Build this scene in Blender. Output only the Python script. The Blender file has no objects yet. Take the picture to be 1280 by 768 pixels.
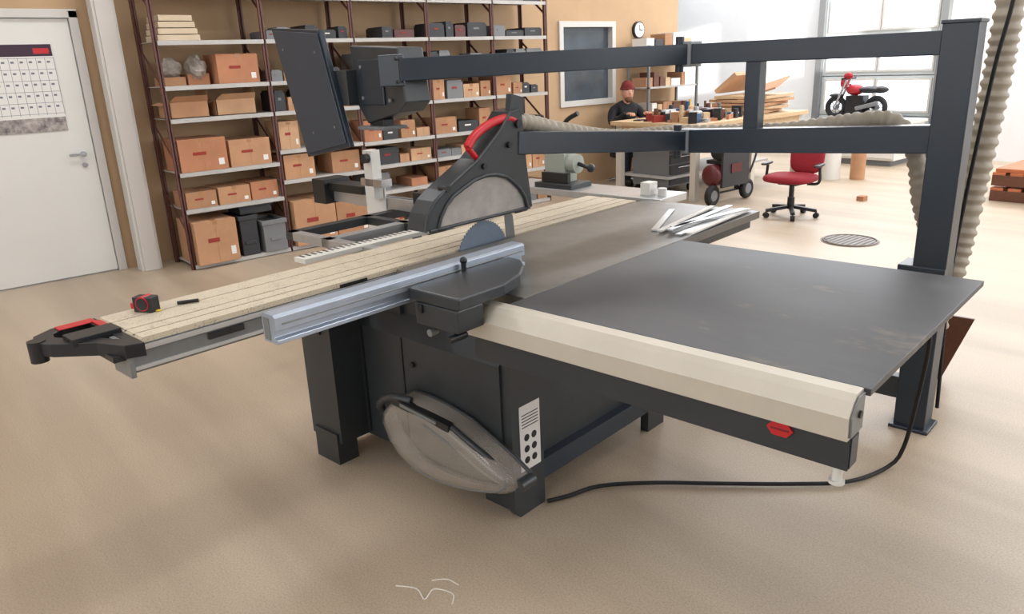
import bpy, bmesh, math, random
from mathutils import Vector, Matrix, Euler
random.seed(7)
SC=bpy.context.scene
COL=bpy.context.collection
# ------------------------------------------------------------------ camera
def make_camera():
    f,p,r,yw=951.2,math.radians(17.77),math.radians(-2.40),math.radians(49.99)
    right=Vector((math.cos(yw),math.sin(yw),0)); fwd0=Vector((-math.sin(yw),math.cos(yw),0)); up0=Vector((0,0,1))
    fwd=fwd0*math.cos(p)-up0*math.sin(p); up=up0*math.cos(p)+fwd0*math.sin(p)
    down=-up
    R0=right*math.cos(r)-down*math.sin(r)
    D0=right*math.sin(r)+down*math.cos(r)
    m=Matrix((R0,-D0,-fwd)).transposed().to_4x4(); m.translation=(0,0,1.6)
    cd=bpy.data.cameras.new("camera"); co=bpy.data.objects.new("camera",cd); COL.objects.link(co)
    cd.sensor_width=36; cd.lens=f*36/1280; cd.clip_start=.05; co.matrix_world=m
    SC.camera=co
make_camera()
# ------------------------------------------------------------------ materials
MATS={}
def lin(c):
    return tuple(((v/255)/12.92 if v/255<=.04045 else ((v/255+.055)/1.055)**2.4) for v in c)
def mat(name,col,rough=.5,metal=0,n=0,ns=8,bump=0,bs=60,stretch=(1,1,1),spec=.5,col2=None,trans=0,alpha=1,emis=0,coat=0):
    if name in MATS: return MATS[name]
    m=bpy.data.materials.new(name); m.use_nodes=True; nt=m.node_tree; b=nt.nodes["Principled BSDF"]
    c=lin(col)
    b.inputs["Base Color"].default_value=(*c,1); b.inputs["Roughness"].default_value=rough; b.inputs["Metallic"].default_value=metal
    b.inputs["Specular IOR Level"].default_value=spec
    b.inputs["Coat Weight"].default_value=coat
    if trans: b.inputs["Transmission Weight"].default_value=trans
    if alpha<1: b.inputs["Alpha"].default_value=alpha
    if emis:
        b.inputs["Emission Color"].default_value=(*c,1); b.inputs["Emission Strength"].default_value=emis
    if n or col2 or bump:
        tc=nt.nodes.new("ShaderNodeTexCoord"); mp=nt.nodes.new("ShaderNodeMapping"); mp.inputs["Scale"].default_value=stretch
        nt.links.new(tc.outputs["Object"],mp.inputs["Vector"])
    if n or col2:
        nz=nt.nodes.new("ShaderNodeTexNoise"); nz.inputs["Scale"].default_value=ns; nz.inputs["Detail"].default_value=5; nz.inputs["Roughness"].default_value=.6
        nt.links.new(mp.outputs[0],nz.inputs["Vector"])
        rp=nt.nodes.new("ShaderNodeValToRGB"); rp.color_ramp.elements[0].position=.3; rp.color_ramp.elements[1].position=.7
        a=lin(col2) if col2 else tuple(v*(1-n) for v in c)
        d=c if col2 else tuple(min(1,v*(1+n)) for v in c)
        rp.color_ramp.elements[0].color=(*a,1); rp.color_ramp.elements[1].color=(*d,1)
        nt.links.new(nz.outputs["Fac"],rp.inputs["Fac"]); nt.links.new(rp.outputs[0],b.inputs["Base Color"])
    if bump:
        n2=nt.nodes.new("ShaderNodeTexNoise"); n2.inputs["Scale"].default_value=bs; nt.links.new(mp.outputs[0],n2.inputs["Vector"])
        bp=nt.nodes.new("ShaderNodeBump"); bp.inputs["Strength"].default_value=bump; bp.inputs["Distance"].default_value=.01
        nt.links.new(n2.outputs["Fac"],bp.inputs["Height"]); nt.links.new(bp.outputs[0],b.inputs["Normal"])
    MATS[name]=m; return m
steel=mat("dark_painted_steel",(46,50,53),.38,0,n=.12,ns=5)
navy=mat("navy_painted_steel",(33,44,55),.35,0,n=.1,ns=4)
cast=mat("cast_iron_table",(108,106,102),.38,.3,n=.2,ns=7)
alu=mat("aluminium",(190,192,194),.32,.7,n=.06,ns=20,stretch=(1,.1,1))
alub=mat("aluminium_anodised_blue",(166,176,190),.34,.5,n=.05,ns=20)
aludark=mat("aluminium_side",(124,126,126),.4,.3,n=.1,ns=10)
rail_m=mat("rail_cream",(200,193,178),.4,.1,n=.05,ns=6)
blackp=mat("black_plastic",(24,25,28),.4)
red=mat("red_plastic",(190,28,36),.4)
redd=mat("red_fabric",(140,24,38),.8,n=.1,ns=40)
white=mat("white_plastic",(216,214,208),.5)
paper=mat("paper_white",(222,220,216),.8)
rubber=mat("rubber_black",(18,18,20),.7)
hosem=mat("hose_grey",(154,145,130),.5,n=.1,ns=10)
guardm=mat("smoky_plastic",(196,186,174),.16,0,n=.22,ns=4,stretch=(1,1,3),alpha=.40,coat=1)
guardw=mat("hood_window_plastic",(172,166,160),.3,0,n=.18,ns=14,alpha=.85)
wallm=mat("wall_tan_board",(182,152,118),.8,n=.05,ns=3)
wwhite=mat("wall_white_paint",(226,228,230),.7,n=.02,ns=3)
doorm=mat("door_white_paint",(216,215,210),.45,n=.02,ns=2)
framem=mat("trim_white_paint",(200,197,192),.5)
brown=mat("upright_brown_steel",(88,50,43),.5,n=.15,ns=12)
shelfm=mat("shelf_grey_steel",(176,174,170),.5,n=.08,ns=6)
cards=[mat("cardboard_%d"%i,c,.85,n=.1,ns=6) for i,c in enumerate([(180,136,102),(166,124,92),(190,152,118),(174,120,88)])]
tape=mat("parcel_tape",(160,116,78),.35)
inkr=mat("box_print_red",(144,50,40),.8)
wood=mat("plain_timber",(196,168,132),.65,n=.12,ns=6,stretch=(1,6,6))
woodd=mat("brown_board",(98,60,42),.5,n=.15,ns=6,stretch=(6,1,6))
bind=mat("bin_dark_plastic",(40,42,46),.5)
bing=mat("bin_grey_plastic",(112,114,116),.5)
glassd=mat("window_dark_glass",(72,82,90),.15,n=.25,ns=3)
bag=mat("clear_bag_plastic",(180,172,162),.3,n=.25,ns=25,bump=1,bs=30,alpha=.6)
skin=mat("skin",(204,152,126),.55,n=.05,ns=30)
clothes=mat("clothes_black",(26,27,32),.9,n=.2,ns=20)
beanie=mat("beanie_wool_maroon",(112,40,40),.95,n=.25,ns=60,bump=.6,bs=90)
trous=mat("trousers_dark_blue",(36,42,56),.9,n=.15,ns=20)
yellow=mat("yellow_plastic",(216,182,40),.5)
green=mat("green_sign",(40,150,90),.5,emis=.5)
oran=mat("orange_timber",(180,104,66),.6,n=.15,ns=6,stretch=(1,6,6))
steelb=mat("bright_steel",(190,192,196),.25,.9)
bladem=mat("blade_steel_blue",(114,128,144),.4,.3,n=.08,ns=8)
grate=mat("cast_grate",(120,112,104),.5,.4)
doorp=mat("sectional_door_panel",(190,198,200),.5,n=.02,ns=2)
skyg=mat("daylight_glazing",(236,243,255),.3,emis=1.2)
scale_m=mat("ruler_scale",(216,214,206),.5)
def plywood_mat():
    m=bpy.data.materials.new("speckled_slider_top"); m.use_nodes=True; nt=m.node_tree; b=nt.nodes["Principled BSDF"]; b.inputs["Roughness"].default_value=.45
    tc=nt.nodes.new("ShaderNodeTexCoord")
    v=nt.nodes.new("ShaderNodeTexVoronoi"); v.inputs["Scale"].default_value=150
    n1=nt.nodes.new("ShaderNodeTexNoise"); n1.inputs["Scale"].default_value=24; n1.inputs["Detail"].default_value=4
    nt.links.new(tc.outputs["Object"],v.inputs["Vector"]); nt.links.new(tc.outputs["Object"],n1.inputs["Vector"])
    mx=nt.nodes.new("ShaderNodeMath"); mx.operation='ADD'; nt.links.new(v.outputs["Distance"],mx.inputs[0]); nt.links.new(n1.outputs["Fac"],mx.inputs[1])
    r=nt.nodes.new("ShaderNodeValToRGB"); r.color_ramp.elements[0].position=.55; r.color_ramp.elements[0].color=(*lin((162,147,126)),1)
    r.color_ramp.elements[1].position=.9; r.color_ramp.elements[1].color=(*lin((206,194,172)),1)
    nt.links.new(mx.outputs[0],r.inputs[0]); nt.links.new(r.outputs[0],b.inputs["Base Color"]); return m
ply=plywood_mat()
def table_mat():
    m=bpy.data.materials.new("extension_table_laminate"); m.use_nodes=True; nt=m.node_tree; b=nt.nodes["Principled BSDF"]
    tc=nt.nodes.new("ShaderNodeTexCoord")
    n1=nt.nodes.new("ShaderNodeTexNoise"); n1.inputs["Scale"].default_value=2.6; n1.inputs["Detail"].default_value=7; n1.inputs["Roughness"].default_value=.65
    mp=nt.nodes.new("ShaderNodeMapping"); mp.inputs["Scale"].default_value=(1,2,1)
    nt.links.new(tc.outputs["Object"],mp.inputs[0]); nt.links.new(mp.outputs[0],n1.inputs["Vector"])
    r=nt.nodes.new("ShaderNodeValToRGB"); r.color_ramp.elements[0].position=.35; r.color_ramp.elements[0].color=(*lin((54,56,60)),1)
    r.color_ramp.elements[1].position=.62; r.color_ramp.elements[1].color=(*lin((76,77,78)),1)
    e=r.color_ramp.elements.new(.8); e.color=(*lin((138,126,108)),1)
    nt.links.new(n1.outputs["Fac"],r.inputs[0]); nt.links.new(r.outputs[0],b.inputs["Base Color"])
    r2=nt.nodes.new("ShaderNodeMapRange"); r2.inputs[3].default_value=.34; r2.inputs[4].default_value=.6
    nt.links.new(n1.outputs["Fac"],r2.inputs[0]); nt.links.new(r2.outputs[0],b.inputs["Roughness"]); return m
tabm=table_mat()
def floor_mat():
    m=bpy.data.materials.new("floor_epoxy_concrete"); m.use_nodes=True; nt=m.node_tree; b=nt.nodes["Principled BSDF"]
    tc=nt.nodes.new("ShaderNodeTexCoord")
    def noise(s,st,d=6,rot=0):
        mp=nt.nodes.new("ShaderNodeMapping"); mp.inputs["Scale"].default_value=st; mp.inputs["Rotation"].default_value=(0,0,rot); nt.links.new(tc.outputs["Object"],mp.inputs[0])
        n=nt.nodes.new("ShaderNodeTexNoise"); n.inputs["Scale"].default_value=s; n.inputs["Detail"].default_value=d; n.inputs["Roughness"].default_value=.55
        nt.links.new(mp.outputs[0],n.inputs["Vector"]); return n.outputs["Fac"]
    a=noise(.7,(1,1,1),4); s=noise(1.0,(.22,1.9,1),3,-.25); fn=noise(150,(1,1,1),2)
    def rmp(x,p0,c0,p1,c1):
        r=nt.nodes.new("ShaderNodeValToRGB"); r.color_ramp.elements[0].position=p0; r.color_ramp.elements[0].color=(*lin(c0),1); r.color_ramp.elements[1].position=p1; r.color_ramp.elements[1].color=(*lin(c1),1)
        nt.links.new(x,r.inputs[0]); return r.outputs[0]
    base=rmp(a,.3,(182,165,144),.75,(192,174,151))
    st=rmp(s,.40,(232,230,228),.58,(255,255,255))
    sp=rmp(fn,.3,(228,227,226),.6,(255,255,255))
    def mul(x,y,f=1):
        n=nt.nodes.new("ShaderNodeMix"); n.data_type='RGBA'; n.blend_type='MULTIPLY'; n.inputs[0].default_value=f
        nt.links.new(x,n.inputs[6]); nt.links.new(y,n.inputs[7]); return n.outputs[2]
    nt.links.new(mul(mul(base,st),sp),b.inputs["Base Color"])
    r2=nt.nodes.new("ShaderNodeMapRange"); r2.inputs[3].default_value=.36; r2.inputs[4].default_value=.52
    nt.links.new(a,r2.inputs[0]); nt.links.new(r2.outputs[0],b.inputs["Roughness"])
    return m
floorm=floor_mat()
# ------------------------------------------------------------------ mesh builder
class B:
    def __init__(s,M=None): s.v=[];s.f=[];s.mi=[];s.sm=[];s.mats=[];s.M=M or Matrix.Identity(4)
    def add(s,vs,fs,m,smooth=False):
        o=len(s.v)
        if m not in s.mats: s.mats.append(m)
        k=s.mats.index(m)
        s.v+= [s.M@Vector(v) for v in vs]
        for f in fs: s.f.append([i+o for i in f]); s.mi.append(k); s.sm.append(smooth)
    def box(s,x0,x1,y0,y1,z0,z1,m):
        s.add([(x,y,z) for z in(z0,z1) for y in(y0,y1) for x in(x0,x1)],[(0,2,3,1),(4,5,7,6),(0,1,5,4),(2,6,7,3),(0,4,6,2),(1,3,7,5)],m)
    def obox(s,c,size,rot,m):
        R=Euler(rot).to_matrix(); h=[k/2 for k in size]; c=Vector(c)
        vs=[c+R@Vector((x,y,z)) for z in(-h[2],h[2]) for y in(-h[1],h[1]) for x in(-h[0],h[0])]
        s.add(vs,[(0,2,3,1),(4,5,7,6),(0,1,5,4),(2,6,7,3),(0,4,6,2),(1,3,7,5)],m)
    def beam(s,p0,p1,w,h,m,up=(0,0,1)):
        p0=Vector(p0);p1=Vector(p1);d=(p1-p0).normalized();u=Vector(up);sd=d.cross(u)
        if sd.length<1e-3: sd=d.cross(Vector((1,0,0)))
        sd.normalize();u=sd.cross(d)
        vs=[p+sd*a*w/2+u*b*h/2 for p in(p0,p1) for b in(-1,1) for a in(-1,1)]
        s.add(vs,[(0,2,3,1),(4,5,7,6),(0,1,5,4),(2,6,7,3),(0,4,6,2),(1,3,7,5)],m)
    def cyl(s,p0,p1,r0,m,r1=None,n=20,cap=True):
        r1=r0 if r1 is None else r1
        p0=Vector(p0);p1=Vector(p1);d=(p1-p0).normalized();a=d.orthogonal().normalized();b=d.cross(a)
        ring=lambda p,r:[p+(a*math.cos(t)+b*math.sin(t))*r for t in [2*math.pi*i/n for i in range(n)]]
        A=ring(p0,r0);C=ring(p1,r1)
        s.add(A+C,[(i,(i+1)%n,n+(i+1)%n,n+i) for i in range(n)],m,True)
        if cap:
            s.add(A,[tuple(range(n))[::-1]],m);s.add(C,[tuple(range(n))],m)
    def tube(s,pts,r,m,n=10,rf=None):
        P=[Vector(p) for p in pts];N=len(P)
        T=[(P[min(i+1,N-1)]-P[max(i-1,0)]).normalized() for i in range(N)]
        a=T[0].orthogonal().normalized();vs=[]
        for i in range(N):
            a=(a-T[i]*a.dot(T[i])).normalized();b=T[i].cross(a);rr=rf(i) if rf else r
            vs+=[P[i]+(a*math.cos(2*math.pi*k/n)+b*math.sin(2*math.pi*k/n))*rr for k in range(n)]
        fs=[(i*n+k,i*n+(k+1)%n,(i+1)*n+(k+1)%n,(i+1)*n+k) for i in range(N-1) for k in range(n)]
        s.add(vs,fs,m,True); s.add(vs[:n],[tuple(range(n))[::-1]],m); s.add(vs[-n:],[tuple(range(n))],m)
    def sph(s,c,r,m,nu=16,nv=10,v0=0,v1=math.pi,R=None):
        if not hasattr(r,'__len__'): r=(r,r,r)
        c=Vector(c);vs=[];R=R or Matrix.Identity(3)
        for j in range(nv+1):
            t=v0+(v1-v0)*j/nv
            for i in range(nu):
                u=2*math.pi*i/nu; vs.append(c+R@Vector((r[0]*math.sin(t)*math.cos(u),r[1]*math.sin(t)*math.sin(u),r[2]*math.cos(t))))
        s.add(vs,[(j*nu+i,(j+1)*nu+i,(j+1)*nu+(i+1)%nu,j*nu+(i+1)%nu) for j in range(nv) for i in range(nu)],m,True)
    def prism(s,poly,ax,a,b,m):
        n=len(poly)
        def mk(p,t): return (t,p[0],p[1]) if ax=='x' else ((p[0],t,p[1]) if ax=='y' else (p[0],p[1],t))
        vs=[mk(p,a) for p in poly]+[mk(p,b) for p in poly]
        s.add(vs,[tuple(range(n))[::-1],tuple(range(n,2*n))]+[(i,(i+1)%n,n+(i+1)%n,n+i) for i in range(n)],m)
    def loopframe(s,outer,inner,ax,a,b,m):
        n=len(outer)
        def mk(p,t): return (t,p[0],p[1]) if ax=='x' else ((p[0],t,p[1]) if ax=='y' else (p[0],p[1],t))
        vs=[mk(p,t) for t in(a,b) for L in(outer,inner) for p in L]
        fs=[]
        for i in range(n):
            j=(i+1)%n
            fs+=[(i,j,n+j,n+i),(2*n+i,3*n+i,3*n+j,2*n+j),(i,2*n+i,2*n+j,j),(n+i,n+j,3*n+j,3*n+i)]
        s.add(vs,fs,m)
    def torus(s,c,axis,R,r,m,n=24,k=8):
        c=Vector(c);d=Vector(axis).normalized();a=d.orthogonal().normalized();b=d.cross(a);vs=[]
        for i in range(n):
            t=2*math.pi*i/n;e=a*math.cos(t)+b*math.sin(t)
            vs+=[c+e*(R+r*math.cos(2*math.pi*j/k))+d*r*math.sin(2*math.pi*j/k) for j in range(k)]
        s.add(vs,[(i*k+j,((i+1)%n)*k+j,((i+1)%n)*k+(j+1)%k,i*k+(j+1)%k) for i in range(n) for j in range(k)],m,True)
    def done(s,name,parent=None,bevel=0,sub=0):
        me=bpy.data.meshes.new(name)
        xs=[v.x for v in s.v];ys=[v.y for v in s.v];zs=[v.z for v in s.v]
        c=Vector(((min(xs)+max(xs))/2,(min(ys)+max(ys))/2,min(zs)))
        me.from_pydata([v-c for v in s.v],[],s.f)
        for m in s.mats: me.materials.append(m)
        for p,k,q in zip(me.polygons,s.mi,s.sm): p.material_index=k; p.use_smooth=q
        bm=bmesh.new();bm.from_mesh(me);bmesh.ops.recalc_face_normals(bm,faces=bm.faces);bm.to_mesh(me);bm.free()
        o=bpy.data.objects.new(name,me);COL.objects.link(o);o.location=c
        if parent: 
            o.parent=parent; o.matrix_parent_inverse=Matrix.Translation(parent.location).inverted()
        if bevel:
            md=o.modifiers.new("bevel",'BEVEL');md.width=bevel;md.segments=2;md.limit_method='ANGLE';md.angle_limit=math.radians(50)
        return o
def empty(name,loc):
    e=bpy.data.objects.new(name,None);COL.objects.link(e);e.location=loc;e.empty_display_size=.2;return e
def cr(pts,step=.02):
    P=[Vector(p) for p in pts];P=[P[0]*2-P[1]]+P+[P[-1]*2-P[-2]];out=[]
    for i in range(1,len(P)-2):
        n=max(2,int((P[i+1]-P[i]).length/step))
        for k in range(n):
            t=k/n;a,b,c,d=P[i-1:i+3]
            out.append(.5*((2*b)+(c-a)*t+(2*a-5*b+4*c-d)*t*t+(3*b-a-3*c+d)*t**3))
    out.append(P[-2]);return out
# ------------------------------------------------------------------ room
WX=-7.23
b=B(); b.box(-14,4,-4,12.5,-.1,0,floorm); b.done("floor")
b=B()
b.box(WX-.15,WX,-4,.55,0,4.2,wallm); b.box(WX-.15,WX,1.62,7.0,0,4.2,wallm); b.box(WX-.15,WX,.55,1.62,2.14,4.2,wallm)
b.box(WX-.15,WX,7.0,8.04,0,1.03,wallm); b.box(WX-.15,WX,7.0,8.04,2.07,4.2,wallm); b.box(WX-.15,WX,8.04,9.38,0,4.2,wallm)
b.done("wall_left")
b=B(); b.box(-14,4,12.3,12.5,0,4.2,wwhite); b.done("wall_far")
b=B(); b.box(-14,WX-.15,9.2,9.38,0,4.2,wwhite); b.box(-14.1,-14,9.2,12.3,0,4.2,wwhite); b.done("wall_recess")
b=B(); b.box(-7.4,4,-4.2,-4,0,4.2,wwhite); b.done("wall_back")
b=B(); b.box(3.9,4.1,-4,12.3,0,2.7,wwhite); b.box(3.9,4.1,-4,12.3,3.95,4.2,wwhite)
yy=[-4,4.6,5.7,5.95,7.05,7.3,8.4,12.3]
for i in range(0,8,2): b.box(3.9,4.1,yy[i],yy[i+1],2.7,3.95,wwhite)
b.done("wall_right")
b=B()
for i in (1,3,5): b.loopframe([(yy[i],2.7),(yy[i+1],2.7),(yy[i+1],3.95),(yy[i],3.95)],[(yy[i]+.05,2.75),(yy[i+1]-.05,2.75),(yy[i+1]-.05,3.9),(yy[i]+.05,3.9)],'x',3.95,4.05,framem)
b.done("window_2")
b=B(); b.box(-14,4.1,-4.2,12.5,4.2,4.3,wwhite); b.done("ceiling")
b=B(); b.box(WX-.06,WX-.01,.60,1.56,.01,2.08,doorm)
b.cyl((WX-.01,1.47,1.02),(WX+.03,1.47,1.02),.022,steelb); b.beam((WX+.03,1.48,1.02),(WX+.03,1.36,1.02),.014,.02,steelb)
b.cyl((WX-.01,1.47,.93),(WX+.005,1.47,.93),.02,steelb)
b.done("door_1",bevel=.003)
b=B(); b.box(WX-.1,WX+.02,.52,.60,0,2.14,framem); b.box(WX-.1,WX+.02,1.565,1.63,0,2.14,framem); b.box(WX-.1,WX+.02,.52,1.63,2.085,2.15,framem); b.done("trim_1",bevel=.003)
b=B(); b.box(WX-.008,WX-.004,.90,1.40,1.22,1.89,paper); x0=WX-.0035
b.box(x0-.001,x0,.90,1.40,1.80,1.89,mat("calendar_header",(60,40,56),.7))
b.box(x0-.001,x0+.0005,1.27,1.38,1.82,1.86,red)
b.box(x0-.001,x0,.90,1.40,1.22,1.33,mat("calendar_photo",(96,88,90),.6,n=.6,ns=18,col2=(190,182,176)))
gl=mat("calendar_grid_ink",(120,120,130),.8)
for i in range(9): b.box(x0-.001,x0,.90+i*.0625,.903+i*.0625,1.35,1.79,gl)
for i in range(6): b.box(x0-.001,x0,.90,1.40,1.36+i*.085,1.363+i*.085,gl)
for i in range(8):
    for j in range(5):
        b.box(x0-.001,x0,.912+i*.0625,.935+i*.0625,1.41+j*.085,1.425+j*.085,gl)
b.done("wall_calendar")
b=B(); b.box(-7.12,-6.98,1.69,1.86,0,3.4,framem); b.box(-6.98,-6.965,1.71,1.84,0,3.4,mat("board_cream",(196,190,184),.6)); b.done("white_column",bevel=.004)
b=B(); 
b.loopframe([(7.0,1.03),(8.04,1.03),(8.04,2.07),(7.0,2.07)],[(7.07,1.10),(7.97,1.10),(7.97,2.0),(7.07,2.0)],'x',WX-.1,WX+.03,framem)
b.box(WX-.06,WX-.05,7.07,7.97,1.10,2.0,glassd)
b.done("window_1",bevel=.003)
b=B(); b.cyl((WX,8.5,1.96),(WX+.04,8.5,1.96),.11,blackp,n=28); b.cyl((WX+.04,8.5,1.96),(WX+.045,8.5,1.96),.095,paper,n=28)
b.beam((WX+.047,8.5,1.96),(WX+.047,8.5,2.03),.008,.004,blackp,up=(1,0,0)); b.beam((WX+.047,8.5,1.96),(WX+.047,8.55,1.95),.01,.004,blackp,up=(1,0,0)); b.done("wall_clock")
# ------------------------------------------------------------------ shelving
UY=[2.03,2.93,3.80,4.65,5.49,6.27]
b=B(); XF=-6.67; XB=-7.12
for y in UY:
    for x in (XF,XB):
        b.box(x-.02 if x==XF else x,x if x==XF else x+.02,y-.02,y+.02,0,2.75,brown); b.box(x-.045 if x==XF else x,x if x==XF else x+.045,y-.004,y+.004,0,2.75,brown)
    for z in (.3,.9,1.5,2.1): b.beam((XF,y,z),(XB,y,z+.35),.004,.025,brown)
LV=[[.04,.52,.83,1.27,1.53,1.88,2.24,2.6],[.04,.66,.93,1.27,1.53,1.88,2.24,2.6]]+[[.04,.42,.68,.92,1.27,1.55,1.88,2.24,2.6]]*3
for i in range(5):
    for z in LV[i]:
        b.box(XB,XF+.012,UY[i]+.01,UY[i+1]-.01,z-.006,z,shelfm); b.box(XF+.008,XF+.014,UY[i]+.01,UY[i+1]-.01,z-.034,z,shelfm)
b.done("metal_shelving_unit")
def cbox(b,x0,x1,y0,y1,z0,z1,m,opened=False,label=True):
    if not opened: b.box(x0,x1,y0,y1,z0,z1,m)
    else:
        t=.006
        b.box(x0,x1,y0,y1,z0,z0+t,m);b.box(x0,x0+t,y0,y1,z0,z1,m);b.box(x1-t,x1,y0,y1,z0,z1,m);b.box(x0,x1,y0,y0+t,z0,z1,m);b.box(x0,x1,y1-t,y1,z0,z1,m)
        w=(y1-y0)*.35; h=.05
        b.add([(x1,y0,z1),(x1,y1,z1),(x1+.09,y1-.03,z1+h),(x1+.09,y0+.03,z1+h)],[(0,1,2,3)],m)
        b.add([(x0,y0,z1),(x1,y0,z1),(x1,y0-w*.5,z1-.02),(x0,y0-w*.5,z1-.02)],[(0,1,2,3)],m)
        b.add([(x0,y1,z1),(x1,y1,z1),(x1-.02,y1+.01,z1+.1),(x0+.02,y1+.01,z1+.1)],[(0,1,2,3)],m)
        return
    ym=(y0+y1)/2;e=.0015;zh=z1-z0
    b.box(x0,x1+e,ym-.02,ym+.02,z1-.03,z1+e,tape) if zh>.12 else None
    b.box(x0,x1+e*.6,ym-.002,ym+.002,z0+.001,z1,tape)
    if label and zh>.1:
        b.box(x1,x1+e*1.5,y0+.28*(y1-y0),y0+.56*(y1-y0),z0+zh*.5,z0+zh*.6,inkr)
        b.box(x1,x1+e*1.5,y1-.2*(y1-y0),y1-.08*(y1-y0),z0+zh*.15,z0+zh*.35,paper)
def single(x0,x1,y0,y1,z0,z1,k,o=False,name="cardboard_box"):
    b=B();cbox(b,x0,x1,y0,y1,z0,z1,cards[k],o);b.done(name,bevel=0 if o else .004)
single(-7.0,-6.70,2.50,2.86,1.531,1.77,3)
single(-7.0,-6.70,1.99+.07,2.38,1.271,1.40,0,True); single(-7.0,-6.72,2.45,2.80,1.271,1.40,2,True)
single(-7.05,-6.66,2.06,2.46,.831,1.10,3); single(-7.0,-6.68,2.49,2.86,.831,1.06,0)
single(-7.0,-6.68,2.06,2.32,.521,.66,1); single(-7.0,-6.68,2.34,2.62,.521,.67,0); single(-7.02,-6.70,2.64,2.89,.521,.68,3)
single(-7.05,-6.60,2.06,2.42,.041,.41,0)
single(-7.0,-6.68,2.97,3.27,.661,.88,0); single(-7.0,-6.70,3.46,3.76,.661,.86,1); single(-7.0,-6.70,2.97,3.16,.931,1.18,2)
single(-7.05,-6.62,2.98,3.40,.041,.46,0); single(-7.05,-6.64,3.42,3.77,.041,.42,1)
b=B()
for i in range(4): b.box(-7.0,-6.70,2.06+.01*i,2.40-.015*i,1.881+i*.05,1.925+i*.05,mat("pale_box",(196,178,152),.8,n=.05,ns=9))
b.done("flat_box_stack",bevel=.003)
def bin_(b,x0,x1,y0,y1,z0,z1,m):
    t=.012; b.box(x0+t,x1-t,y0+t,y1-t,z0,z1-.03,m); b.loopframe([(x0,y0),(x1,y0),(x1,y1),(x0,y1)],[(x0+.03,y0+.03),(x1-.03,y0+.03),(x1-.03,y1-.03),(x0+.03,y1-.03)],'z',z1-.04,z1,m)
    b.box(x1-t,x1-.002,(y0+y1)/2-.05,(y0+y1)/2+.05,z0+.1,z0+.13,m)
b=B();bin_(b,-7.0,-6.64,2.46,2.64,.041,.40,bind);bin_(b,-7.0,-6.7,2.5,2.82,.401,.5,bind);bin_(b,-7.0,-6.62,2.66,2.90,.041,.33,bing);b.done("plastic_storage_bins",bevel=.004)
def blob(b,c,r,m,seed):
    random.seed(seed);n=14;k=9;vs=[]
    for j in range(k+1):
        t=math.pi*j/k
        for i in range(n):
            u=2*math.pi*i/n;q=1+random.uniform(-.18,.18)
            vs.append((c[0]+r[0]*q*math.sin(t)*math.cos(u),c[1]+r[1]*q*math.sin(t)*math.sin(u),c[2]+r[2]*max(-.98,math.cos(t)*q)))
    b.add(vs,[(j*n+i,(j+1)*n+i,(j+1)*n+(i+1)%n,j*n+(i+1)%n) for j in range(k) for i in range(n)],m)
b=B();b.box(-7.0,-6.8,2.07,2.26,1.531,1.60,cards[1]);b.box(-7.0,-6.8,2.28,2.46,1.531,1.62,cards[3]);blob(b,(-6.88,2.17,1.67),(.11,.09,.08),bag,1);blob(b,(-6.84,2.37,1.66),(.10,.08,.10),bag,2);b.done("bagged_parts_boxes")
b=B();random.seed(11)
palette=[cards[0],cards[1],cards[2],cards[3],bind,bing,bind]
for i in range(5):
    for li,z in enumerate(LV[i][:-1]):
        if i==0 and z<2.2: continue
        if i==1 and z in(.04,.66,.93): 
            continue
        gap=LV[i][li+1]-z
        y=UY[i]+.04
        while y<UY[i+1]-.12:
            w=random.uniform(.09,.3);w=min(w,UY[i+1]-.04-y);h=min(gap-.07,random.uniform(.08,.24));d=random.uniform(.25,.38)
            dark = (abs(z-1.88)<.01 and i>=1) or (abs(z-1.53)<.02 and random.random()<.5)
            m=random.choice([bind,bind,bind,blackp,bing,bind,mat("case_redbrown",(84,44,42),.5)]) if dark else random.choice(palette)
            if dark: h*=.72
            if random.random()<.93:
                if m in cards: cbox(b,XF-d,XF-.03,y,y+w,z+.001,z+h,m)
                else: 
                    b.box(XF-d,XF-.03,y,y+w,z+.001,z+h*.85,m); b.box(XF-d+.01,XF-.04,y+.01,y+w-.01,z+h*.85,z+h*.95,m); b.box(XF-.03,XF-.026,y+w*.3,y+w*.6,z+h*.5,z+h*.62,random.choice([inkr,paper,bing,bing]))
            y+=w+random.uniform(.005,.04)
b.done("shelf_stock_boxes")
# ------------------------------------------------------------------ far wall
b=B();Y=12.28
for i in range(5): b.box(-6.5,-4.75,Y-.04,Y,.0+i*.6,.585+i*.6,doorp)
for z0,z1 in((.68,1.12),(1.28,1.70),(1.88,2.30),(2.48,2.9)):
    for i in range(2):
        xa=-6.42+i*.83
        b.box(xa,xa+.76,Y-.05,Y-.035,z0,z1,skyg); b.loopframe([(xa-.03,z0-.03),(xa+.79,z0-.03),(xa+.79,z1+.03),(xa-.03,z1+.03)],[(xa,z0),(xa+.76,z0),(xa+.76,z1),(xa,z1)],'y',Y-.06,Y-.04,framem)
b.box(-6.6,-6.5,Y-.12,Y,0,3.1,bing);b.box(-4.75,-4.66,Y-.12,Y,0,3.1,bing);b.box(-6.6,-4.66,Y-.12,Y,3.0,3.1,framem)
b.done("door_2")
b=B();b.box(-4.6,-4.35,12.15,12.25,2.28,2.40,green);b.box(-4.62,-4.33,12.25,12.3,2.26,2.42,white);b.done("exit_sign")
b=B()
b.box(-6.0,-4.7,11.0,11.9,.08,.56,white);b.box(-6.03,-4.67,10.97,11.93,.56,.6,white);b.box(-5.95,-4.75,11.04,11.86,0,.08,bing)
for i in range(3): b.box(-5.98+.43*i,-5.58+.43*i,10.985,11.0,.11,.53,paper);b.box(-5.83+.43*i,-5.73+.43*i,10.97,10.985,.44,.46,bing)
b.done("low_white_cabinet",bevel=.004)
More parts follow.
